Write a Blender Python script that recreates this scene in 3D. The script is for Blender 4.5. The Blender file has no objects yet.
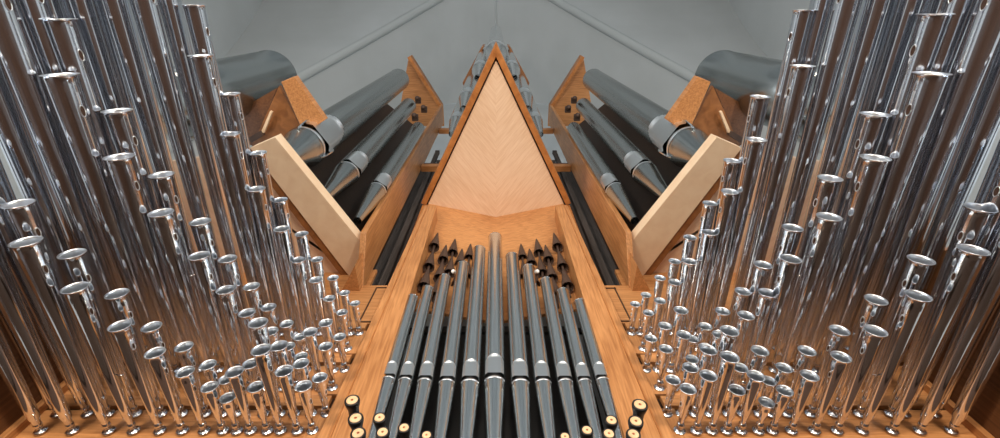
import bpy, bmesh, math, random
from mathutils import Vector, Matrix
random.seed(4)
C = bpy.context.scene.collection
PI = math.pi

# ------------------------------------------------------------------ camera model
F = 478.0; ZY = 10.0; CX = 496.0
TH = math.atan(F / (219 - ZY)); CT, ST = math.cos(TH), math.sin(TH)
def ray(px, py):
    u = (px - CX) / F; v = (219 - py) / F
    return (u, CT - v * ST, ST + v * CT)
def atY(px, py, Y):
    r = ray(px, py); k = Y / r[1]; return Vector((r[0] * k, Y, r[2] * k))
def atZ(px, py, Z):
    r = ray(px, py); k = Z / r[2]; return Vector((r[0] * k, r[1] * k, Z))
def zy(py, Y=4.0): return atY(CX, py, Y).z

# ------------------------------------------------------------------ materials
def mat(name, rough=.5, metal=0.0, base=(.5, .5, .5)):
    m = bpy.data.materials.new(name); m.use_nodes = True
    b = m.node_tree.nodes['Principled BSDF']
    b.inputs['Base Color'].default_value = (*base, 1)
    b.inputs['Roughness'].default_value = rough
    b.inputs['Metallic'].default_value = metal
    return m
def wood(name, c1, c2, scale=(1, 1, 1), rot=(0, 0, 0), rough=.42, contrast=1.0):
    m = mat(name, rough); nt = m.node_tree; N = nt.nodes; L = nt.links
    b = N['Principled BSDF']
    tc = N.new('ShaderNodeTexCoord'); mp = N.new('ShaderNodeMapping')
    mp.inputs['Scale'].default_value = scale
    if rot[2]:
        mp.vector_type = 'TEXTURE'; mp.inputs['Scale'].default_value = tuple(1 / v for v in scale); mp.inputs['Rotation'].default_value = rot
    n1 = N.new('ShaderNodeTexNoise'); n1.inputs['Scale'].default_value = 2.2; n1.inputs['Detail'].default_value = 6; n1.inputs['Distortion'].default_value = .6
    n2 = N.new('ShaderNodeTexNoise'); n2.inputs['Scale'].default_value = .7; n2.inputs['Detail'].default_value = 2
    L.new(tc.outputs['Object'], mp.inputs['Vector'])
    L.new(mp.outputs['Vector'], n1.inputs['Vector']); L.new(tc.outputs['Object'], n2.inputs['Vector'])
    mx = N.new('ShaderNodeMath'); mx.operation = 'MULTIPLY_ADD'; mx.inputs[1].default_value = .65
    L.new(n1.outputs['Fac'], mx.inputs[0])
    m2 = N.new('ShaderNodeMath'); m2.operation = 'MULTIPLY'; m2.inputs[1].default_value = .35
    L.new(n2.outputs['Fac'], m2.inputs[0]); L.new(m2.outputs[0], mx.inputs[2])
    cr = N.new('ShaderNodeValToRGB')
    cr.color_ramp.elements[0].position = .36; cr.color_ramp.elements[0].color = (*c1, 1)
    cr.color_ramp.elements[1].position = .62; cr.color_ramp.elements[1].color = (*c2, 1)
    L.new(mx.outputs[0], cr.inputs['Fac']); L.new(cr.outputs['Color'], b.inputs['Base Color'])
    bp = N.new('ShaderNodeBump'); bp.inputs['Strength'].default_value = .08; bp.inputs['Distance'].default_value = .01
    L.new(n1.outputs['Fac'], bp.inputs['Height']); L.new(bp.outputs['Normal'], b.inputs['Normal'])
    return m
def metal(name, base, rough, var=.06, streak=(14, 14, 1.2)):
    m = mat(name, rough, 1.0, base); nt = m.node_tree; N = nt.nodes; L = nt.links
    b = N['Principled BSDF']
    tc = N.new('ShaderNodeTexCoord'); mp = N.new('ShaderNodeMapping'); mp.inputs['Scale'].default_value = streak
    n = N.new('ShaderNodeTexNoise'); n.inputs['Scale'].default_value = 1.5; n.inputs['Detail'].default_value = 4
    L.new(tc.outputs['Object'], mp.inputs['Vector']); L.new(mp.outputs['Vector'], n.inputs['Vector'])
    mr = N.new('ShaderNodeMapRange'); mr.inputs['To Min'].default_value = max(.02, rough - var); mr.inputs['To Max'].default_value = rough + var
    L.new(n.outputs['Fac'], mr.inputs['Value']); L.new(mr.outputs[0], b.inputs['Roughness'])
    return m
ORG1 = (.36, .145, .045); ORG2 = (.60, .282, .105)
M = {
 'oak_v': wood('oak_vertical', ORG1, ORG2, (14, 14, .9)),
 'oak_h': wood('oak_horizontal', ORG1, ORG2, (.9, 14, 14)),
 'oak_rim': wood('oak_rim', (.34, .12, .03), (.52, .21, .06), (3, 3, 3)),
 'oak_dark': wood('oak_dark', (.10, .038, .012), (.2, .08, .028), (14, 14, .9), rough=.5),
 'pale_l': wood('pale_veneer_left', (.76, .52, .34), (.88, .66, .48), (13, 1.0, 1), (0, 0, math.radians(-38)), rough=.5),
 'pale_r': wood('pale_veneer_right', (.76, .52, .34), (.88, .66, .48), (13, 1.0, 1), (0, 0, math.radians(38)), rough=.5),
 'pale_s': wood('pale_veneer_strip', (.80, .58, .38), (.88, .68, .47), (2, 2, 2), rough=.5),
 'groove': mat('dark_groove', .7, 0, (.05, .02, .008)),
 'black': mat('interior_shade_black', .6, 0, (.006, .006, .007)),  # shade of unlit interiors put into the colour
 'blackpipe': mat('black_lacquer', .35, 0, (.008, .007, .007)),
 'disc': wood('pale_disc_wood', (.72, .44, .22), (.85, .58, .34), (8, 8, 8), rough=.5),
 'hole': mat('copper_hole', .4, .6, (.35, .10, .04)),
 'bronze': mat('dark_brown_reed_metal', .6, .1, (.07, .040, .028)),
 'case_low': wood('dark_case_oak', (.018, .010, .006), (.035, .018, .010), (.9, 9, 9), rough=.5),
 'oak_mid': wood('oak_medium', (.20, .075, .022), (.34, .14, .045), (3, 3, 3)),
 'trumpet': metal('polished_tin', (.78, .81, .87), .11, .02, (5, .6, 5)),
 'bellm': metal('polished_bell', (.78, .82, .87), .29, .03, (4, 4, 4)),
 'bootm': metal('reed_boot_metal', (.72, .72, .74), .18, .05, (8, 8, 8)),
 'flue': metal('flue_tin', (.74, .77, .78), .19, .03),
 'lip': metal('polished_lip', (.9, .92, .93), .3, .04, (3, 3, 3)),
 'zinc': metal('dark_zinc', (.43, .455, .45), .25, .012, (6, 6, .5)),
 'grey_wood': wood('grey_brown_wood', (.05, .042, .038), (.10, .082, .074), (12, 12, .8), rough=.85),
 'plaster': mat('grey_plaster', .9, 0, (.42, .45, .46)),
 'plaster_rib': mat('grey_plaster_rib', .9, 0, (.47, .505, .51)),
 'floor': wood('brown_floor', (.05, .026, .017), (.09, .048, .03), (1, 8, 1), rough=.35),
 'bulb': mat('white_bulb', .25, 0, (.9, .9, .88)),
}
def plaster_tex(m, c1, c2):
    nt = m.node_tree; N = nt.nodes; L = nt.links
    tc = N.new('ShaderNodeTexCoord'); n = N.new('ShaderNodeTexNoise'); n.inputs['Scale'].default_value = .35; n.inputs['Detail'].default_value = 5
    cr = N.new('ShaderNodeValToRGB'); cr.color_ramp.elements[0].position = .3; cr.color_ramp.elements[1].position = .7
    cr.color_ramp.elements[0].color = (*c1, 1); cr.color_ramp.elements[1].color = (*c2, 1)
    L.new(tc.outputs['Object'], n.inputs['Vector']); L.new(n.outputs['Fac'], cr.inputs['Fac']); L.new(cr.outputs['Color'], N['Principled BSDF'].inputs['Base Color'])
plaster_tex(M['plaster'], (.50, .53, .535), (.56, .59, .60))

# ------------------------------------------------------------------ helpers
def tag(o, label=None, cat=None, group=None, kind=None):
    if label: o['label'] = label
    if cat: o['category'] = cat
    if group: o['group'] = group
    if kind: o['kind'] = kind
    return o
def thing(name, loc, label, cat, group=None):
    o = bpy.data.objects.new(name, None); C.objects.link(o); o.location = loc
    o.empty_display_size = .1
    return tag(o, label, cat, group)
def obj(name, bm, m, parent=None, smooth=False, bevel=0.0, loc=None, rot=None):
    me = bpy.data.meshes.new(name)
    bmesh.ops.recalc_face_normals(bm, faces=bm.faces)
    bm.to_mesh(me); bm.free()
    if smooth:
        for p in me.polygons: p.use_smooth = True
    o = bpy.data.objects.new(name, me); C.objects.link(o)
    me.materials.append(M[m] if isinstance(m, str) else m)
    if parent: o.parent = parent
    if loc is not None: o.location = loc
    if rot is not None: o.rotation_euler = rot
    if bevel:
        b = o.modifiers.new('bevel', 'BEVEL'); b.width = bevel; b.segments = 2; b.limit_method = 'ANGLE'
    return o
def lathe(bm, prof, axis='Z', o=(0, 0, 0), n=24, closed=False):
    """prof: list of (radius, t); axis Z -> up, Y -> towards the viewer (-Y)."""
    o = Vector(o); rings = []
    for r, t in prof:
        ring = []
        for i in range(n):
            a = 2 * PI * i / n
            if axis == 'Z': p = Vector((r * math.cos(a), r * math.sin(a), t))
            elif axis == 'Y': p = Vector((r * math.cos(a), -t, r * math.sin(a)))
            else: p = Vector((t, r * math.cos(a), r * math.sin(a)))
            ring.append(bm.verts.new(o + p))
        rings.append(ring)
    for k in range(len(rings) - 1):
        for i in range(n):
            j = (i + 1) % n
            bm.faces.new((rings[k][i], rings[k][j], rings[k + 1][j], rings[k + 1][i]))
    if closed:
        bm.faces.new(rings[0]); bm.faces.new(rings[-1])
    return rings
def LB(prof, axis='Z', o=(0, 0, 0), n=24, closed=False):
    bm = bmesh.new(); lathe(bm, prof, axis, o, n, closed); return bm
def prism(bm, pts, d):
    """pts: polygon (3D, planar), d: extrusion vector"""
    d = Vector(d); a = [bm.verts.new(Vector(p)) for p in pts]; b = [bm.verts.new(Vector(p) + d) for p in pts]
    bm.faces.new(a); bm.faces.new(list(reversed(b)))
    n = len(pts)
    for i in range(n):
        j = (i + 1) % n; bm.faces.new((a[i], b[i], b[j], a[j]))
def PB(pts, d):
    bm = bmesh.new(); prism(bm, pts, d); return bm
def box(bm, x0, x1, y0, y1, z0, z1):
    prism(bm, [(x0, y0, z0), (x1, y0, z0), (x1, y1, z0), (x0, y1, z0)], (0, 0, z1 - z0))
def BB(*a):
    bm = bmesh.new(); box(bm, *a); return bm
def tube(bm, pts, r, n=8):
    pts = [Vector(p) for p in pts]; prev = None
    for k, p in enumerate(pts):
        d = (pts[min(k + 1, len(pts) - 1)] - pts[max(k - 1, 0)]).normalized()
        u = d.orthogonal().normalized(); v = d.cross(u)
        ring = [bm.verts.new(p + (u * math.cos(2 * PI * i / n) + v * math.sin(2 * PI * i / n)) * r) for i in range(n)]
        if prev:
            # align start index to avoid twist
            best = min(range(n), key=lambda s: (ring[s].co - prev[0].co).length)
            ring = ring[best:] + ring[:best]
            if (ring[1].co - prev[1].co).length > (ring[-1].co - prev[1].co).length: ring = [ring[0]] + ring[:0:-1]
            for i in range(n):
                j = (i + 1) % n; bm.faces.new((prev[i], prev[j], ring[j], ring[i]))
        else: bm.faces.new(ring)
        prev = ring
    bm.faces.new(prev)
def mx(s, p): return (p[0] * s, p[1], p[2])

ORD = ['', 'first', 'second', 'third', 'fourth', 'fifth', 'sixth', 'seventh', 'eighth', 'ninth', 'tenth', 'eleventh', 'twelfth', 'thirteenth', 'fourteenth', 'fifteenth', 'sixteenth', 'seventeenth', 'eighteenth', 'nineteenth']

# ------------------------------------------------------------------ trumpets (horizontal reed pipes)
D = 4.0
RZ = {1: zy(431), 2: zy(414), 3: zy(388), 4: zy(370), 5: zy(349), 6: zy(333.5), 7: zy(316.5)}
ROWN = {1: 'lowest row', 2: 'second row up', 3: 'third row up', 4: 'fourth row up', 5: 'fifth row up', 6: 'sixth row up', 7: 'hindmost top row'}
# bell centres seen in the photograph, from the middle of the organ outwards
BELLS = {
 ('right', 1): [(688, 389), (708.5, 375.7), (729.5, 357), (737, 390), (756, 376), (766.6, 402.5), (784.7, 390.7), (809.6, 375.7), (841, 357), (875.5, 331), (918, 296), (973, 250)],
 ('right', 2): [(673, 380), (690.6, 367.7), (708.5, 350), (729.5, 331), (740, 367.7), (760, 351), (768.7, 381), (784, 368), (807, 351), (839.5, 330.5), (876, 300), (921, 260), (980.5, 208)],
 ('right', 3): [(666, 349), (684, 335), (692.2, 359.3), (706, 347.5), (720, 334.7), (746, 315.6), (767.5, 293), (790.8, 259), (829, 217), (875.5, 158), (931.5, 73.7)],
 ('right', 4): [(651, 338.5), (665, 326), (681, 310.5), (692.4, 339), (705.4, 326.5), (722.5, 311.3), (743, 291.6), (763, 265), (792.5, 228), (830, 178.4), (875.5, 114.5), (935, 14.6)],
 ('right', 5): [(648.4, 313), (660, 301), (674.7, 282.4), (689.8, 261.5), (710, 232.6), (729.8, 191.7), (756.6, 139.7), (802.7, 66)],
 ('right', 6): [(635.3, 304.2), (646, 295), (660, 278), (674.7, 261.5), (690, 237.6), (710, 203.5), (732, 160.8), (760.4, 96.7), (804, 10.5)],
 ('left', 1): [(303.5, 386), (284, 371), (261, 350), (256, 387), (234.5, 372), (227.5, 398), (209.5, 387), (185, 372), (155, 353), (120, 326), (75, 288), (26, 242)],
 ('left', 2): [(319.7, 377.8), (301, 363.7), (279, 346), (258, 323), (250.6, 364), (226, 379.5), (208, 365), (184, 347), (151.6, 327), (117, 294), (72, 254), (18, 204)],
 ('left', 3): [(325.5, 346.5), (309.8, 332), (301, 356.5), (288, 346.6), (270.5, 331.5), (246.8, 313), (225.6, 290), (199, 256), (161, 213), (119, 157), (60, 75)],
 ('left', 4): [(339.6, 337), (325.7, 323), (299.8, 337), (286.6, 324), (268.7, 307.4), (251.5, 286.5), (227.6, 259), (200, 222), (161.5, 175), (117, 111), (59, 19.5)],
 ('left', 5): [(342, 312.5), (329.5, 298.5), (315.5, 280), (298.5, 260), (281.5, 229), (256.4, 189), (230, 134), (200.4, 55.7)],
 ('left', 6): [(355, 303.5), (344.5, 293), (333, 278), (317, 259.5), (301.6, 234), (280, 200), (258, 153), (230, 94), (194, 5.5)],
}
# pipes of the same rows that run out of the frame: (distance from the middle, length)
LONG = {1: [(4.39, 2.78), (4.72, 3.52)], 2: [(4.41, 2.85), (4.74, 3.6)],
        3: [(4.07, 4.35), (4.38, 4.7), (4.72, 4.9)], 4: [(4.05, 4.4), (4.36, 4.75), (4.70, 4.9)],
        5: [(3.32, 4.35), (3.62, 4.6), (3.93, 4.8), (4.24, 4.9), (4.56, 5.0), (4.86, 5.0), (5.16, 5.0)], 6: [(3.30, 4.4), (3.58, 4.6), (3.88, 4.8), (4.19, 4.9), (4.5, 5.0), (4.80, 5.0), (5.10, 5.0)],
        7: [(3.52, 4.6), (3.80, 4.75), (4.08, 4.85), (4.36, 4.9), (4.64, 5.0), (4.92, 5.0), (5.2, 5.0)]}
DIA = {1: (.127, .041), 2: (.125, .041), 3: (.121, .041), 4: (.119, .040), 5: (.114, .029), 6: (.108, .029), 7: (.118, .034)}

def trumpet(side, row, k, bx, bz, length):
    s = 1 if side == 'right' else -1
    z = RZ[row]
    a, b = DIA[row]
    R = (a + b * min(length, 3.5)) / 2
    if k > 13: label = None
    label = 'polished silver trumpet pipe, %s from the middle in the %s, %s side' % (ORD[k], ROWN[row], side)
    t = thing('trumpet_pipe', (bx, D, z), label, 'organ pipe', 'horizontal trumpet pipes, %s on the %s' % (ROWN[row], side))
    r0 = .030 + .012 * min(length, 3.5) / 1.0 * .6
    rb = R * min(.92, .70 + .13 * length)      # body radius under the bell
    fl = R * .9 + .02
    w = .0035
    # flange and boot against the board
    bm = bmesh.new()
    lathe(bm, [(.001, 0), (.062, 0), (.064, .010), (.05, .018), (.03, .024), (.024, .05), (.024, .085)], 'Y', n=20)
    obj('mounting_flange', bm, 'bootm', t, True)
    bm = bmesh.new()
    lathe(bm, [(.024, .05), (.036, .062), (.040, .085), (.036, .108), (.024, .118)], 'Y', n=20)
    obj('reed_boot', bm, 'bootm', t, True)
    # tuning wire beside the stem
    bm = bmesh.new()
    tube(bm, [(-s * .035, -.07, -.022), (-s * .048, -.10, -.03), (-s * .052, -.24, -.034), (-s * .044, -.262, -.03)], .0045, 6)
    obj('tuning_wire', bm, 'bootm', t, True)
    L = length
    prof = [(r0 * .62, .10), (r0 * .72, .16)]
    nseg = 8
    for i in range(nseg + 1):
        q = i / nseg
        prof.append((r0 + (rb - r0) * q, .2 + (L - fl - .2) * q))
    bm = LB(prof, 'Y', n=28)
    obj('resonator', bm, 'trumpet', t, True)
    e = L - fl
    prof = [(rb, e - .001)]
    for i in range(1, 7):
        q = (i / 6) ** .6
        prof.append((rb + (R - rb) * q ** 4.5, e + fl * q))
    lip = R + .004
    prof += [(lip + .002, L + .002), (lip + .001, L + .006), (R - .003, L + .005)]
    for i in range(5, -1, -1):
        q = (i / 6) ** .6
        prof.append((rb - w + (R - rb) * q ** 4.5, e + fl * q))
    def br(y_): return r0 + (rb - r0) * (y_ - .2) / max(.05, e - .2) - w * 1.5
    prof += [(br(y_), y_) for y_ in (e - min(R, (e - .2) * .3), e - min(R * 4, (e - .2) * .8))]
    bm = LB(prof, 'Y', n=32)
    bell = obj('bell', bm, 'trumpet', t, True)
    bell.data.materials.append(M['bellm'])
    for p_ in bell.data.polygons:
        if p_.index >= 32 * 7: p_.material_index = 1
    # tuning slot: an oval collar on the side that faces the middle
    ang = math.radians(-14)
    yy = L - fl - R * 1.25
    if yy > .3:
        dirv = Vector((-s * math.cos(ang), 0, math.sin(ang)))
        rr = r0 + (rb - r0) * (yy - .2) / (L - fl - .2)
        c = dirv * (rr + .001) + Vector((0, -yy, 0))
        tv = Vector((-dirv.z, 0, dirv.x)); h = R * .17; l = R * .38
        bm = bmesh.new(); ring = []
        pts = [c + tv * (h * math.cos(q * PI / 8)) + Vector((0, -1, 0)) * (l * math.sin(q * PI / 8)) - dirv * (rr - math.sqrt(max(rr * rr - (h * math.cos(q * PI / 8)) ** 2, 0))) for q in range(17)]
        tube(bm, pts, .005, 6)
        sl = obj('tuning_slot', bm, 'bellm', t, True)
        bm = bmesh.new()
        vs = [bm.verts.new(p * 1.0 + dirv * .002) for p in pts[:-1]]
        bm.faces.new(vs)
        obj('slot_opening', bm, 'groove', sl)
    # small brace hook part way along the longer pipes
    if L > 1.6 and (row + k) % 3 == 0:
        bm = bmesh.new(); yy = .75 + .25 * ((row * 7 + k * 3) % 5)
        rr = r0 + (rb - r0) * (yy - .2) / (L - fl - .2)
        tube(bm, [(-s * (rr - .005), -yy, 0), (-s * (rr + .03), -yy, -.02), (-s * (rr + .075), -yy - .01, -.02)], .006, 6)
        lathe(bm, [(.001, -.006), (.008, -.003), (.008, .003), (.001, .006)], 'Y', o=(-s * (rr + .078), -yy - .01, -.02), n=10)
        obj('brace_hook', bm, 'bootm', t, True)
    return t

for side in ('left', 'right'):
    s = 1 if side == 'right' else -1
    for row in range(1, 8):
        k = 0
        for px, py in BELLS.get((side, row), []):
            k += 1
            p = atZ(px, py, RZ[row]); L = D - p.y
            t = trumpet(side, row, k, p.x, p.z, L)
        for X, L in LONG[row]:
            k += 1
            trumpet(side, row, k, s * X, RZ[row], L)

# ------------------------------------------------------------------ organ case: facade boards
def facade(side):
    s = 1 if side == 'right' else -1
    t = thing('facade_board', (0, 0, 0), 'orange oak front board with horizontal rails carrying the %s trumpet pipes' % side, 'organ case', 'front boards behind the trumpet pipes')
    def px(zv): return 1.82 - (zv - 3.5) * .045      # edge along the post
    rails = [(406.5, 396.5), (362.8, 355.4), (329, 323.5)]
    zs = [zy(r[0]) for r in rails]; ze = [zy(r[1]) for r in rails]
    z_lo, z_hi = 3.3, zy(284.5)
    bands = [(z_lo, zs[0] - .035), (ze[0] + .03, zs[1] - .035), (ze[1] + .03, zs[2] - .045), (ze[2] + .025, z_hi)]
    for i, (a, b) in enumerate(bands):
        pts = [mx(s, (px(a), 4.015, a)), mx(s, (5.34, 4.015, a)), mx(s, (5.34, 4.015, b)), mx(s, (px(b), 4.015, b))]
        obj('panel', PB(pts, (0, .05, 0)), 'oak_h', t, bevel=.004)
        # slanted moulding at the inner end of each band
        st = [mx(s, (px(a) + .0, 3.992, a)), mx(s, (px(a) + .15, 3.992, a)), mx(s, (px(b) + .15, 3.992, b)), mx(s, (px(b), 3.992, b))]
        if i < 3: obj('stile', PB(st, (0, .02, 0)), 'oak_v', t, bevel=.004)
    for a, b in zip(zs, ze):
        pts = [mx(s, (px(a) + .06, 3.985, a)), mx(s, (5.34, 3.985, a)), mx(s, (5.34, 3.985, b)), mx(s, (px(b) + .06, 3.985, b))]
        obj('rail', PB(pts, (0, .06, 0)), 'oak_h', t, bevel=.005)
    # backing seen in the gaps between rails and panels
    obj('backing', BB(*sorted((s * 1.6, s * 5.34)), 4.07, 4.12, 2.6, z_hi), 'groove', t)
    # grooved inset of the top panel
    q = [mx(s, (p.x * -1, 4.0, p.z)) for p in (atY(377, 287.5, 4), atY(391, 287.5, 4), atY(379, 321, 4), atY(360, 321, 4))]
    bm = bmesh.new()
    for i in range(4):
        a = Vector(q[i]); b = Vector(q[(i + 1) % 4]); d = (b - a).normalized() * .012; nrm = Vector((0, -1, 0)).cross(d).normalized() * .016
        prism(bm, [a - d, b + d, b + d + nrm, a - d + nrm], (0, .014, 0))
    obj('inset_groove', bm, 'groove', t)
facade('left'); facade('right')

def post(side):
    s = 1 if side == 'right' else -1
    t = thing('tower_post', (s * 1.5, 4, 2.6), 'wide orange oak post %s of the central silver pipes' % side, 'organ case', 'oak posts beside the central tower')
    o = Vector((s * 1.5, 4, 2.6))
    z0, z1 = 2.6, 9.75
    pts = [Vector(mx(s, p)) - o for p in ((1.30, 3.93, z0), (1.83, 3.93, z0), (1.57, 3.93, z1), (1.30, 3.93, z1))]
    obj('board', PB(pts, (0, .42, 0)), 'oak_v', t, bevel=.012)
    pts = [Vector(mx(s, p)) - o for p in ((1.68, 3.918, z0), (1.695, 3.918, z0), (1.50, 3.918, z1), (1.488, 3.918, z1))]
    obj('groove', PB(pts, (0, .02, 0)), 'oak_rim', t)
post('left'); post('right')

# side walls of the case at the far ends of the front boards
for side in ('left', 'right'):
    s = 1 if side == 'right' else -1
    t = thing('case_side', (s * 5.03, 4, 2.6), 'dark oak side wall of the case beyond the outermost %s trumpets' % side, 'organ case', 'oak end walls of the case')
    o = Vector((s * 5.03, 4, 2.6))
    def loc(b): bmesh.ops.translate(b, verts=b.verts, vec=-o); return b
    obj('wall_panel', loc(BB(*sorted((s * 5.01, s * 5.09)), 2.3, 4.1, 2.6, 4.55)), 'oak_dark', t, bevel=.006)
    obj('upper_panel', loc(BB(*sorted((s * 5.34, s * 5.43)), 2.6, 4.1, 4.60, 7.0)), 'oak_mid', t, bevel=.006)
    obj('corner_post', loc(BB(*sorted((s * 4.93, s * 5.01)), 3.93, 4.02, 2.6, 4.6)), 'oak_v', t, bevel=.006)
    obj('ledge', loc(BB(*sorted((s * 5.01, s * 5.43)), 2.3, 4.1, 4.55, 4.61)), 'oak_mid', t, bevel=.006)

# dark interior behind the central pipes
t = thing('lower_case', (0, 4.2, -1.6), 'dark oak lower organ case below the pipes', 'organ case')
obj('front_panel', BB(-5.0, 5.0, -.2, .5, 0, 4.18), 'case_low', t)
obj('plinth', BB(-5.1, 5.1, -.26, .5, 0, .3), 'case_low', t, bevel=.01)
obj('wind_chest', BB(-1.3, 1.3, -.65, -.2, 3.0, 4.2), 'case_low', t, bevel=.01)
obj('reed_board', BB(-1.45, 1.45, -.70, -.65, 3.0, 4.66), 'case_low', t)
t = thing('tower_backing', (0, 4.5, 2.6), 'back panel and sill coloured shadow-black behind the central silver pipes', 'organ case')
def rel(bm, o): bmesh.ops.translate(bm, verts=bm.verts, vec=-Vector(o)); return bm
obj('back_panel', rel(BB(-1.3, 1.3, 4.62, 4.68, 2.6, 6.3), (0, 4.5, 2.6)), 'black', t)  # black colour stands in for the unlit case interior
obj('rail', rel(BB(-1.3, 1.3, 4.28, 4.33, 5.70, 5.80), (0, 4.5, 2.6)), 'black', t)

# ------------------------------------------------------------------ central prow (pointed underside of the upper tower)
ZS = 10.5
t = thing('tower_prow', (0, 4, ZS), 'pointed pale wooden underside with orange oak rim above the central pipes', 'organ case')
O = Vector((0, 4, ZS))
ap = atZ(496, 60.5, ZS); bl = atZ(428.3, 203.6, ZS); bc = atZ(496, 217, ZS)
ap.x = 0; bc.x = 0
W = -bl.x; yb = bl.y
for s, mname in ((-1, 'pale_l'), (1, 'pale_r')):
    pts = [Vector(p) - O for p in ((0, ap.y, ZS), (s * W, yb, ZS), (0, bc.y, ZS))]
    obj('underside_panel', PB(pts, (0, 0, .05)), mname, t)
    # rim: outer board running from the tip to the back corner, standing a little lower
    a = Vector((0, ap.y, 0)); b = Vector((s * W, yb, 0)); d = (b - a).normalized(); n = Vector((s * abs(d.y), -abs(d.x), 0))
    g, w = .035, .125
    tipi = Vector((0, ap.y - g / abs(d.x), 0)); tipo = Vector((0, ap.y - (g + w) / abs(d.x), 0))
    bi = b + n * g + d * .05; bo = b + n * (g + w) + d * .05
    pts = [Vector((p.x, p.y, ZS - .06)) - O for p in (tipi, bi, bo, tipo)]
    obj('rim_board', PB(pts, (0, 0, .5)), 'oak_rim', t, bevel=.01)
    # dark gap closed above
    pts = [Vector((p.x, p.y, ZS + .05)) - O for p in (a, b + d * .05, bi, tipi)]
    obj('gap', PB(pts, (0, 0, .03)), 'groove', t)
    # side wall running down behind the rim's corner
    x0, x1 = sorted((s * (W + .0), s * (W + .14)))
    obj('cheek', rel(BB(x0, x1, yb + .02, yb + .3, ZS - 2.0, ZS - .02), O), 'oak_rim', t, bevel=.008)
    # back board below the panels
    pts = [Vector(p) - O for p in ((s * W, yb, ZS), (0, bc.y, ZS), (0, bc.y, 6.3), (s * 1.3, yb + .09, 6.3), (s * 1.3, yb + .09, 8.6))]
    bm = bmesh.new()
    v = [bm.verts.new(p) for p in pts]; v2 = [bm.verts.new(p + Vector((0, .05, 0))) for p in pts]
    bm.faces.new((v[0], v[1], v[4])); bm.faces.new((v[1], v[2], v[3], v[4]))
    bm.faces.new((v2[0], v2[1], v2[4])); bm.faces.new((v2[1], v2[2], v2[3], v2[4]))
    for i in range(5): bm.faces.new((v[i], v[(i + 1) % 5], v2[(i + 1) % 5], v2[i]))
    obj('back_board', bm, 'oak_h', t)

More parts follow.
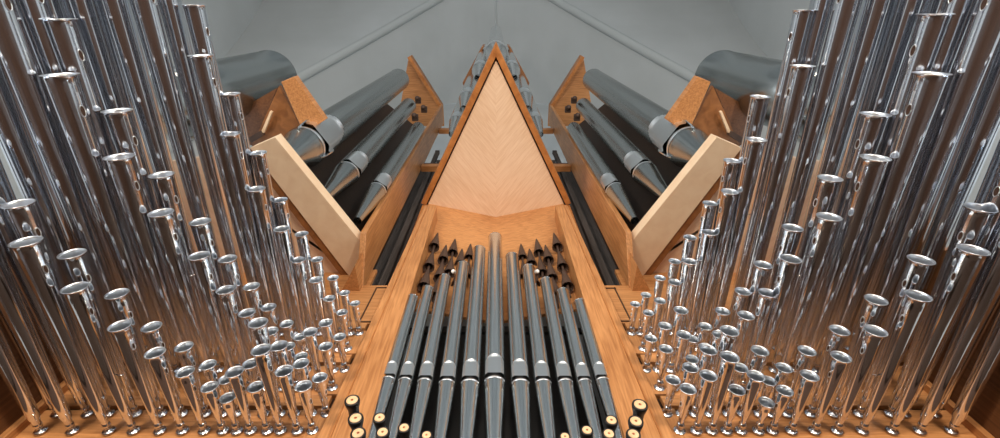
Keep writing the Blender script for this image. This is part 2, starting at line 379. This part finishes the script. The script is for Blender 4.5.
# ------------------------------------------------------------------ flue pipes
def arc_patch(bm, r_fn, a0, a1, zfun, z0, n=14, m=6, face=-PI / 2):
    """curved patch on a cylinder, top edge zfun(q), q in -1..1"""
    grid = []
    for i in range(n + 1):
        q = -1 + 2 * i / n; a = face + (a0 + (a1 - a0) * (i / n))
        zt = zfun(q); col = []
        for j in range(m + 1):
            z = z0 + (zt - z0) * j / m; r = r_fn(q, j / m)
            col.append(bm.verts.new((r * math.cos(a), r * math.sin(a), z)))
        grid.append(col)
    for i in range(n):
        for j in range(m):
            bm.faces.new((grid[i][j], grid[i + 1][j], grid[i + 1][j + 1], grid[i][j + 1]))
def flue(name, loc, zf, zm, zt, r, label, group, body='flue', face=-PI / 2, ears=False, cat='organ pipe', lip_h=2.4, footr=.28):
    x, y = loc
    t = thing(name, (x, y, zf), label, cat, group)
    m0 = zm - zf; top = zt - zf
    w = max(.006, r * .03)
    A = 1.0; NA = 56; zc0 = m0 + r * .62                  # zc0: upper edge of the mouth
    H = r * lip_h; sh = H * .62; cap = H - sh            # straight part, round part of the lip
    def inside(da, z):
        """0 on the rim of the lip, 1 in its middle; negative outside"""
        q = da / A
        if z > zc0 + sh: e = 1 - math.sqrt(q * q + ((z - zc0 - sh) / cap) ** 2)
        else: e = 1 - abs(q)
        return e
    def rad_at(da, z):
        e = inside(da, z)
        if e <= 0: return r
        f = min(1, e / .38); f = f * f * (3 - 2 * f)
        flat = min(r, r * .80 / max(.3, math.cos(da)))
        k = .75 + .25 * min(1, max(0, (zc0 + sh - z) / sh))
        return r + (flat - r) * f * k
    zl = [zc0 + (H + r * .1) * i / 22 for i in range(23)] + [zc0 + H + (top - zc0 - H) * q for q in (.15, .4, .7, 1)]
    zl = [m0 + r * .02, m0 + r * .3] + zl
    b1 = bmesh.new(); b2 = bmesh.new(); V1 = {}; V2 = {}
    def vert(bm, V, i, j):
        i %= NA
        if (i, j) not in V:
            a = 2 * PI * i / NA; da = (a - face + PI) % (2 * PI) - PI
            rr = rad_at(da, zl[j]) if zl[j] >= zc0 else r
            V[(i, j)] = bm.verts.new((rr * math.cos(a), rr * math.sin(a), zl[j]))
        return V[(i, j)]
    for i in range(NA):
        a = 2 * PI * (i + .5) / NA; da = (a - face + PI) % (2 * PI) - PI
        for j in range(len(zl) - 1):
            zm_ = (zl[j] + zl[j + 1]) / 2
            if zm_ < zc0:
                if abs(da) < A: continue
                bm, V = b1, V1
            elif inside(da, zm_) > 0: bm, V = b2, V2
            else: bm, V = b1, V1
            bm.faces.new((vert(bm, V, i, j), vert(bm, V, i + 1, j), vert(bm, V, i + 1, j + 1), vert(bm, V, i, j + 1)))
    lathe(b1, [(r, top), (r + .003, top + .004), (r - w, top + .004), (r - w, top - .5 * (top - m0))], n=NA)
    obj('body', b1, body, t, True)
    obj('upper_lip', b2, 'lip', t, True)
    # mouth: cavity behind the slit, its shade put into black colour
    obj('mouth', LB([(r * .86, m0 + r * .01), (r * .80, m0 + r * .1), (r * .74, m0 + r * .9)], n=36), 'black', t, True)
    # foot: cone below the mouth
    fp = [(r * footr, 0)] + [(r * (footr + (.97 - footr) * q), (m0 - r * .25) * q) for q in (.2, .4, .6, .8, .95)] + [(r * .985, m0 - r * .25), (r * .99, m0 - r * .03), (r * .90, m0)]
    obj('foot', LB(fp, n=36, closed=False), body, t, True)
    bm = bmesh.new()
    arc_patch(bm, lambda q, j: r * (1.005 + .035 * math.sin(PI * j)), -A * 1.05, A * 1.05, lambda q: m0 + r * .03, m0 - r * .2, face=face, m=4)
    obj('lower_lip', bm, 'lip', t, True)
    if ears:
        for sgn in (-1, 1):
            a = face + sgn * A * 1.02
            d = Vector((math.cos(a), math.sin(a), 0)); tv = Vector((-d.y, d.x, 0)) * .012
            zc = m0 + r * .25
            fw = Vector((math.cos(face), math.sin(face), 0)); d2 = (d * .35 + fw * .65).normalized(); base = d * (r * .97)
            pts = [base + d2 * (r * a_ * .75) + Vector((0, 0, zc + r * b_ * .9)) for a_, b_ in ((0, -.75), (.16, -.72), (.36, -.35), (.46, .1), (.40, .5), (.22, .85), (0, .95))]
            nv = d2.cross(Vector((0, 0, 1))).normalized() * .012
            obj('ear', PB([p - nv for p in pts], nv * 2), 'flue', t, bevel=.004)
    return t

POSN = ['leftmost', 'second from the left', 'third from the left', 'fourth from the left', 'fifth from the left', 'tallest middle',
        'fifth from the right', 'fourth from the right', 'third from the right', 'second from the right', 'rightmost']
tops = [(411, 299.6), (426.6, 290.7), (443.8, 279), (461, 266), (478.6, 250), (494.8, 237), (512.5, 257), (528.6, 269), (547, 282), (563.5, 293), (580.7, 304)]
mouths = [(390, 374), (406.6, 375.3), (426, 376), (449, 376.8), (471, 376.8), (495, 374), (520, 376.8), (543.3, 376.8), (564.5, 376.5), (584, 376.5), (602, 375)]
rad = [.086, .09, .096, .103, .115, .132, .115, .103, .098, .09, .086]
for i in range(11):
    a = atY(*tops[i], 4.0); m_ = atY(mouths[i][0], mouths[i][1] + 1.5, 3.9)
    flue('flue_pipe', ((a.x + m_.x) / 2, 4.0 + rad[i] - .1), 2.6, m_.z, a.z, rad[i],
         'silver flue pipe with arched mouth, %s of the central eleven' % POSN[i], 'flue pipes of the central tower', footr=.22)

# ------------------------------------------------------------------ brown reed pipes behind the central pipes
def spear(px, ys, Y, label):
    base = atY(px, ys[-1], Y); x = atY(px, ys[0], Y).x
    zb = base.z - .9
    t = thing('spearhead_pipe', (x, Y, zb), label, 'organ pipe', 'brown spearhead reed pipes')
    for j, yv in enumerate(ys):
        zt = atY(px, yv, Y).z - zb; h = .60
        low = atY(px, ys[j + 1], Y).z - zb if j + 1 < len(ys) else 0
        obj('resonator_head', LB([(.012, zt + .04), (.026, zt - .04), (.062, zt - h * .5), (.100, zt - h + .03), (.103, zt - h), (.095, zt - h + .01), (.03, zt - h + .14), (.02, zt - h - .06)], n=12), 'bronze', t)
        if zt - h - .05 > low: obj('stem', LB([(.02, zt - h - .05), (.02, low)], n=10), 'bronze', t, True)
spl = [(437.5, (234, 252, 269), 4.16, 'outermost'), (446, (246, 262, 278), 4.22, 'second'), (455, (240, 258), 4.30, 'third'), (462, (250, 268), 4.36, 'fourth'), (470.5, (245, 262), 4.40, 'innermost')]
for px, ys, Y, w in spl:
    spear(px, ys, Y, 'dark brown reed pipe with spearhead tops, %s of five behind the left silver pipes' % w)
    spear(991.5 - px, ys, Y, 'dark brown reed pipe with spearhead tops, %s of five behind the right silver pipes' % w)
for px, w in ((453.3, 'left'), (537.2, 'right')):
    p = atY(px, 271.5, 4.06)
    t = thing('lamp_bulb', p, 'small white round bulb among the %s brown reed pipes' % w, 'bulb', 'small white bulbs')
    obj('globe', LB([(.002, -.04), (.02, -.034), (.036, -.014), (.038, .005), (.03, .026), (.018, .036)], n=20), 'bulb', t, True)
    obj('socket', LB([(.018, .034), (.02, .04), (.02, .09), (.002, .092)], n=16), 'bronze', t, True)
    obj('arm', BB(-.006, .006, 0, .16, .085, .1), 'bronze', t)

# ------------------------------------------------------------------ black regal pipes with wooden end discs
regs = {'left': [(352, 400, 7.2), (355.5, 418, 7.4), (358, 433, 7.4), (379.5, 417.5, 6.4), (382.5, 432, 6.6), (404, 427.5, 6.0), (426.5, 435, 5.6)],
        'right': [(640, 404.5, 7.4), (636, 421, 7.2), (633.5, 434, 7.0), (611.5, 420, 6.4), (609, 433.5, 6.4), (587, 430, 6.0), (565, 436.5, 5.4)]}
where = ['topmost beside the oak post', 'second down beside the oak post', 'third down beside the oak post', 'upper of the next pair inward', 'lower of the next pair inward', 'second from the middle', 'nearest the middle']
for side in regs:
    for (px, py, rp), w in zip(regs[side], where):
        out = px < 360 or px > 630; Y = 3.22 if out else 3.0; Yr = 3.93 if out else 3.50
        p = atY(px, py, Y); dep = p.y * CT + p.z * ST; r = rp * dep / F
        t = thing('regal_pipe', (p.x, Yr, p.z), 'black reed pipe with wooden end disc, %s, %s side' % (w, side), 'organ pipe', 'black horizontal reed pipes')
        L = Yr - Y
        obj('tube', LB([(.03, 0), (.034, .1), (r * .62, L - .34), (r * .70, L - .2), (r * .76, L - .1), (r * .98, L - .05), (r * 1.06, L - .02), (r * 1.03, L), (r * .80, L), (r * .78, L - .012)], 'Y', n=28), 'blackpipe', t, True)
        d = obj('end_disc', LB([(r * .80, L - .02), (r * .79, L - .002), (r * .74, L + .004), (r * .2, L + .004), (r * .17, L - .004), (r * .15, L - .03), (.001, L - .031)], 'Y', n=28), 'disc', t, True)
        tag(d, 'pale wooden disc with a small hole')
        obj('disc_hole', LB([(.001, L + .006), (r * .16, L + .005), (r * .18, L + .003)], 'Y', n=16), 'hole', d, True)

# ------------------------------------------------------------------ flank towers
def flank(side):
    s = 1 if side == 'right' else -1
    zb = 7.0
    t = thing('flank_tower', (s * 2.5, 3.5, zb), 'oak corner tower on the %s with pale slanting bottom board and pointed roof' % side, 'organ case', 'oak towers beside the centre')
    o = Vector((s * 2.5, 3.5, zb))
    def P(lst): return [Vector(mx(s, p)) - o for p in lst]
    # pale strip under the pipes
    A = atZ(275, 137, zb); B = atZ(365, 247, zb); Cc = atZ(349.5, 277, zb); Dd = atZ(250, 148, zb)
    q = [(abs(v.x), v.y, zb) for v in (A, B, Cc, Dd)]
    obj('bottom_board', PB(P(q), (0, 0, .22)), 'pale_s', t, bevel=.006)
    # shadow-gap edge and the set-back panel beyond it
    d = (Cc - Dd).normalized(); nrm = Vector((-abs(d.y), abs(d.x), 0))
    c2 = Cc + nrm * .12; d2 = Dd + nrm * .12
    q = [(abs(v.x), v.y, zb + .02) for v in (Cc, c2, d2, Dd)]
    obj('edge_strip', PB(P(q), (0, 0, .2)), 'oak_mid', t)
    c3 = c2 + nrm * .02; d3 = d2 + nrm * .02
    zc = zb + .10
    q = [(abs(c3.x), c3.y, zc), (abs(d3.x), d3.y, zc), (5.4, 2.2, zc), (5.4, 4.3, zc), (abs(c3.x) , 4.3, zc)]
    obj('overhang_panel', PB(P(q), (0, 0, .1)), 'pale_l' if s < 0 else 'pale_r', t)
    # apron board between overhang and facade
    obj('apron', PB(P([(2.05, 4.1, 6.3), (5.4, 4.1, 6.3), (5.4, 4.1, 7.2), (2.05, 4.1, 7.2)]), (0, .06, 0)), 'oak_h', t)
    # side wall towards the middle
    xw = 2.10
    pts = [(xw, 3.30, 7.0), (xw, 4.05, 6.45), (xw, 4.15, 19.0), (xw, 3.40, 19.0)]
    obj('side_wall', PB(P(pts), Vector((s * .10, 0, 0))), 'oak_v', t, bevel=.01)
    pts = [(2.40, 3.86, 6.3), (xw, 3.42, 6.45), (xw, 3.42, 7.3), (2.44, 3.86, 7.3)]
    # end face below the strip, from the corner of the board down to the facade
    e1 = (abs(B.x), B.y, zb); e2 = (abs(Cc.x), Cc.y, zb)
    obj('corner_block', PB(P([e1, e2, (2.45, 4.09, zb), (2.12, 4.09, zb)]), (0, 0, -.62)), 'oak_v', t, bevel=.008)
    # back walls (dark inside)
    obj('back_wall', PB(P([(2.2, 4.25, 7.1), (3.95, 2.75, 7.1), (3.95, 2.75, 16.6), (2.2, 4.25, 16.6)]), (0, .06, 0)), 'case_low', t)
    obj('gap_back', PB(P([(1.6, 4.72, 6.4), (2.7, 4.72, 6.4), (2.7, 4.72, 15.5), (1.6, 4.72, 15.5)]), (0, .05, 0)), 'grey_wood', t)
    # pointed roof
    zr = 19.2
    R1 = atZ(411.5, 55, zr); R2 = atZ(443, 105, zr)
    r1 = (abs(R1.x), R1.y, zr); r2 = (abs(R2.x), R2.y, zr)
    q = [r1, r2, (2.1, 4.3, zr), (4.0, 4.3, zr), (r1[0] + .12, r1[1] + .1, zr)]
    obj('roof', PB(P(q), (0, 0, .12)), 'oak_h', t)
    dd = (Vector(r2) - Vector(r1)).normalized(); nn = Vector((dd.y, -dd.x, 0)); 
    if nn.x > 0: nn = -nn
    q = [Vector(r1), Vector(r2), Vector(r2) - nn * .13, Vector(r1) - nn * .13]
    obj('roof_rim', PB(P([(v.x, v.y, zr - .35) for v in q]), (0, 0, .5)), 'oak_rim', t, bevel=.01)
    return t
for side in ('left', 'right'):
    flank(side)
    s = 1 if side == 'right' else -1
    
    for (px, py, Yv, zt, r, w, ear) in ((320, 136, 2.2, 17.0, .36, 'largest outer', True), (354.5, 165, 2.83, 15.6, .235, 'middle', False), (381.5, 184, 3.2, 14.0, .185, 'smallest inner', False)):
        qq = atY(px, py, Yv); dh = math.hypot(qq.x, qq.y); m_ = atY(px, py, Yv * (1 - r / dh)); m_.x, m_.y = qq.x, qq.y
        flue('tower_pipe', (s * -m_.x if s > 0 else m_.x, Yv), 7.25, m_.z, zt, r, 'large grey flue pipe in the %s oak tower, %s of its three' % (side, w),
             'large flue pipes of the flank towers', 'zinc', math.atan2(-m_.y, (s * m_.x)), ears=ear, footr=.36, lip_h=2.7)
    # dark hooks holding the pipes near their tops
    for n_, (px, py) in enumerate(((418, 99), (424, 108), (415, 116))):
        p = atZ(px, py, 15.5 - n_ * .9)
        t = thing('pipe_bracket', mx(s, (abs(p.x), p.y, p.z)), 'dark wooden bracket near the pipe tops in the %s tower, %s from the top' % (side, ORD[n_ + 1]), 'bracket', 'pipe brackets')
        obj('block', BB(-.09, .09, -.05, .14, -.06, .06), 'bronze', t, bevel=.02)
        obj('knob', LB([(.001, -.09), (.05, -.08), (.08, -.02), (.05, .05), (.001, .06)], n=14, o=(0, -.04, -.1)), 'bronze', t, True)
    # tall grey-brown pipes in the gap beside the post
    for n_, (x, yv) in enumerate(((2.02, 4.5), (1.86, 4.55), (1.71, 4.6))):
        t = thing('wooden_pipe', (s * x, yv, 6.45), 'tall narrow grey-brown wooden pipe, %s inward in the gap on the %s' % (ORD[n_ + 1], side), 'organ pipe', 'grey-brown wooden pipes in the gaps')
        obj('shaft', BB(-.065, .065, -.06, .06, 0, 9.5 - n_), 'grey_wood', t, bevel=.01)
        obj('cap', BB(-.072, .072, -.068, .068, 9.5 - n_, 9.62 - n_), 'grey_wood', t, bevel=.01)
    for n_, py in enumerate((166.5, 130)):
        zc = zy(py, 4.02)
        t = thing('cross_beam', (s * 1.85, 4.02, zc), 'short oak cross beam, %s one between %s tower and centre' % (('lower', 'upper')[n_], side), 'beam', 'oak cross beams')
        obj('beam', BB(-.255, .235, -.05, .12, -.12, .12) if s > 0 else BB(-.235, .255, -.05, .12, -.12, .12), 'oak_h', t, bevel=.01)

# ------------------------------------------------------------------ far towers with the largest pipes
for side in ('left', 'right'):
    s = 1 if side == 'right' else -1
    zt = 11.0
    c = atZ(272, 77, zt); x, yv = abs(c.x), c.y
    t = thing('bass_pipe', (s * x, yv, 7.4), 'huge dark grey bass pipe at the %s edge of the vault' % side, 'organ pipe', 'huge bass pipes')
    r = .56
    obj('body', LB([(r * .9, 0), (r, .03), (r, 1.2), (r, 2.4), (r, zt - 7.44), (r + .008, zt - 7.43), (r + .008, zt - 7.4), (r - .01, zt - 7.4), (r - .01, zt - 8.8)], n=48), 'zinc', t, True)
    obj('foot', LB([(.1, -1.6), (r * .5, -.8), (r * .9, 0)], n=40), 'zinc', t, True)
    o = Vector((s * 3.4, 1.5, 8.0))
    t = thing('far_tower', o, 'oak tower case with slanted outer board behind the %s flank tower' % side, 'organ case', 'far oak towers')
    def Q(lst, z): return [Vector(mx(s, (abs(v.x), v.y, v.z))) - o for v in (atZ(a, b, z) for a, b in lst)]
    obj('outer_board', PB(Q(((281, 82), (294, 76.5), (325, 120), (304, 134)), 8.6), (0, 0, .18)), 'oak_v', t, bevel=.01)
    obj('inner_panel', PB(Q(((279, 86), (304, 133), (290, 152), (252, 146)), 8.75), (0, 0, .1)), 'oak_mid', t)
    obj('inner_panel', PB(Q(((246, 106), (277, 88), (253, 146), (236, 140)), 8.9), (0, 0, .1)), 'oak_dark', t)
    obj('brace', PB(Q(((270, 111), (272, 112), (264, 133), (261, 132)), 8.6), (0, 0, .06)), 'pale_s', t)
    obj('stop_block', PB(Q(((248, 138), (260, 131), (263, 136), (251, 143)), 8.55), (0, 0, .12)), 'bronze', t, bevel=.01)

# ------------------------------------------------------------------ upper central tower
for px, py, Yr, zt, r, w in ((496, 53.5, None, 25.0, .26, 'middle'), (480, 71, None, 17.5, .20, 'left inner'), (512, 71, None, 17.5, .20, 'right inner'),
                             (467, 99, None, 16.0, .20, 'left outer'), (525, 99, None, 16.0, .20, 'right outer'),
                             (456, 122, None, 15.0, .17, 'far left'), (536, 122, None, 15.0, .17, 'far right')):
    p = atZ(px, py, 12.0)
    flue('upper_pipe', (p.x, p.y), 10.7, 12.0, zt, r, 'silver pipe rising behind the pointed wooden prow, %s one' % w, 'pipes above the prow', 'flue', -PI / 2, footr=.4)
for s, w in ((-1, 'left'), (1, 'right')):
    q = [atZ(CX + s * abs(496 - a), b, 15.5) for a, b in ((484.5, 46), (482, 46.5), (462.5, 83), (464.5, 88))]
    t = thing('tower_wing', q[0], 'thin dark oak side board at the top of the central tower, %s' % w, 'organ case', 'thin wing boards of the upper tower')
    obj('board', PB([v - q[0] for v in q], (0, 0, .9)), 'oak_mid', t, bevel=.01)

# ------------------------------------------------------------------ the church: vault, walls, floor
def struct(name, bm, m, smooth=False):
    o = obj(name, bm, m, None, smooth); o['kind'] = 'structure'; return o
YB0, DY, HW, ZT, ZL = -2.7, 8.4, 14.0, 34.0, 14.0
def arch(t): return ZT - (ZT - ZL) * (.35 * t + .65 * t ** 2.2)
bm = bmesh.new(); n = 24
for YB, sx_ in [(YB0 - 2 * DY * i_, q_) for i_ in range(3) for q_ in (-1, 1)]:
    sx = sx_
    for sy in (-1, 1):
        g = []
        for i in range(n + 1):
            tt = i / n; row = []
            for j in range(n + 1):
                u = j / n
                yy = YB + sy * DY * (tt + (1 - tt) * u)
                row.append(bm.verts.new((sx * HW * tt, yy, arch(tt))))
            g.append(row)
        for i in range(n):
            for j in range(n):
                bm.faces.new((g[i][j], g[i + 1][j], g[i + 1][j + 1], g[i][j + 1]))
        g = []
        for i in range(n + 1):           # side cells: barrel along X
            tt = i / n; row = []
            for j in range(n + 1):
                u = j / n
                row.append(bm.verts.new((sx * HW * (tt + (1 - tt) * u), YB + sy * DY * tt, arch(tt))))
            g.append(row)
        for i in range(n):
            for j in range(n):
                bm.faces.new((g[i][j], g[i][j + 1], g[i + 1][j + 1], g[i + 1][j]))
bmesh.ops.remove_doubles(bm, verts=bm.verts, dist=.003)
YB = YB0
ceil = struct('ceiling', bm, 'plaster')
for k, (sx, sy) in enumerate(((-1, 1), (1, 1), (-1, -1), (1, -1))):
    bm = bmesh.new()
    tube(bm, [(sx * HW * i / 24, YB + sy * DY * i / 24, arch(i / 24) + .09) for i in range(25)], .24, 10)
    struct('trim_%d' % (k + 1), bm, 'plaster_rib', True)
bm = bmesh.new(); tube(bm, [(0, YB, ZT - .02), (0, YB + DY, ZT - .02)], .07, 6); struct('trim_5', bm, 'plaster_rib', True)
yE = YB + DY + .02
# end wall behind the organ
bm = bmesh.new()
prism(bm, [(-16, yE, -1.6), (16, yE, -1.6), (16, yE, 36), (-16, yE, 36)], (0, .4, 0))
struct('wall_back', bm, 'plaster')
struct('floor', BB(-16, 16, -40, yE + .4, -1.9, -1.6), 'floor')
struct('wall_rear', BB(-14.8, 14.8, -40.4, -40, -1.6, 36), 'plaster')
for s in (-1, 1):                       # unseen lancet windows added beside the organ for bright streaks on its pipes
    for j, xc in enumerate((8.2, 11.2)):
        b = bmesh.new(); w2 = .55
        box(b, s * xc - w2 - .12, s * xc - w2, yE - .25, yE, .6, 8.6); box(b, s * xc + w2, s * xc + w2 + .12, yE - .25, yE, .6, 8.6)
        box(b, s * xc - w2 - .12, s * xc + w2 + .12, yE - .25, yE, 8.6, 8.75); box(b, s * xc - w2 - .12, s * xc + w2 + .12, yE - .25, yE, .45, .6)
        struct('unseen_window_%d' % (20 + j + (2 if s > 0 else 0)), b, 'plaster_rib')
        l = bpy.data.lights.new('added_daylight', 'AREA'); l.shape = 'RECTANGLE'; l.size = 1.1; l.size_y = 8.0
        l.energy = 330; l.color = (.84, .92, 1.0)
        lo = bpy.data.objects.new('added_daylight', l); C.objects.link(lo); lo.location = (s * xc, yE - .04, 4.6)
        lo.rotation_euler = (-PI / 2, 0, 0)
def wall_with_windows(name, s):
    bm = bmesh.new(); x0, x1 = sorted((s * 14.0, s * 14.8))
    ys = [-40, -36, -31, -27.5, -22.5, -19, -14, -10.5, -5.5, yE]
    box(bm, x0, x1, -40, yE, -1.6, 3.0); box(bm, x0, x1, -40, yE, 13.5, 36)
    for i in range(0, len(ys) - 1, 2):
        box(bm, x0, x1, ys[i], ys[i + 1], 3.0, 13.5)
    struct(name, bm, 'plaster')
    for i in range(1, len(ys) - 1, 2):
        b = bmesh.new(); n_ = 3
        for j in range(1, n_): 
            yy = ys[i] + (ys[i + 1] - ys[i]) * j / n_; box(b, s * 14.4 - .06, s * 14.4 + .06, yy - .06, yy + .06, 3.0, 13.5)
        for zz in (5.6, 8.2, 10.8): box(b, s * 14.4 - .05, s * 14.4 + .05, ys[i], ys[i + 1], zz - .05, zz + .05)
        struct('unseen_window_%d' % (i // 2 + 1 + (4 if s > 0 else 0)), b, 'plaster_rib')
        l = bpy.data.lights.new('added_daylight', 'AREA'); l.shape = 'RECTANGLE'; l.size = 10.4; l.size_y = ys[i + 1] - ys[i]
        l.energy = 680; l.color = (.93, .97, 1.0)
        lo = bpy.data.objects.new('added_daylight', l); C.objects.link(lo); lo.location = (s * 13.9, (ys[i] + ys[i + 1]) / 2, 8.25)
        lo.rotation_euler = (0, s * PI / 2, 0)
wall_with_windows('wall_left', -1); wall_with_windows('wall_right', 1)

# added warm uplights, out of view, brightening the undersides of the organ
for x, y in ((-5, -5), (5, -5), (0, -9), (-6, -14), (6, -14)):
    l = bpy.data.lights.new('added_uplight', 'AREA'); l.shape = 'DISK'; l.size = 1.2; l.energy = 450; l.color = (1, .86, .7)
    lo = bpy.data.objects.new('added_uplight', l); C.objects.link(lo); lo.location = (x, y, 2.2)
    d = (Vector((x * .2, 4, 7)) - lo.location).normalized()
    lo.rotation_euler = d.to_track_quat('-Z', 'Y').to_euler()

w = bpy.data.worlds.new('daylight_world'); bpy.context.scene.world = w; w.use_nodes = True
bg = w.node_tree.nodes['Background']; bg.inputs['Color'].default_value = (.80, .88, 1.0, 1); bg.inputs['Strength'].default_value = .9

# ------------------------------------------------------------------ camera
cam = bpy.data.cameras.new('camera'); co = bpy.data.objects.new('camera', cam); C.objects.link(co)
cam.sensor_fit = 'HORIZONTAL'; cam.sensor_width = 36; cam.lens = F / 1000 * 36; cam.shift_x = (500 - CX) / 1000
cam.clip_start = .05; cam.clip_end = 300
co.location = (0, 0, 0); co.rotation_euler = (PI / 2 + TH, 0, 0)
sc = bpy.context.scene; sc.camera = co
sc.view_settings.view_transform = 'Standard'; sc.view_settings.look = 'None'
sc.view_settings.exposure = 0.0; sc.view_settings.gamma = 1.0; sc.view_settings.use_curve_mapping = False
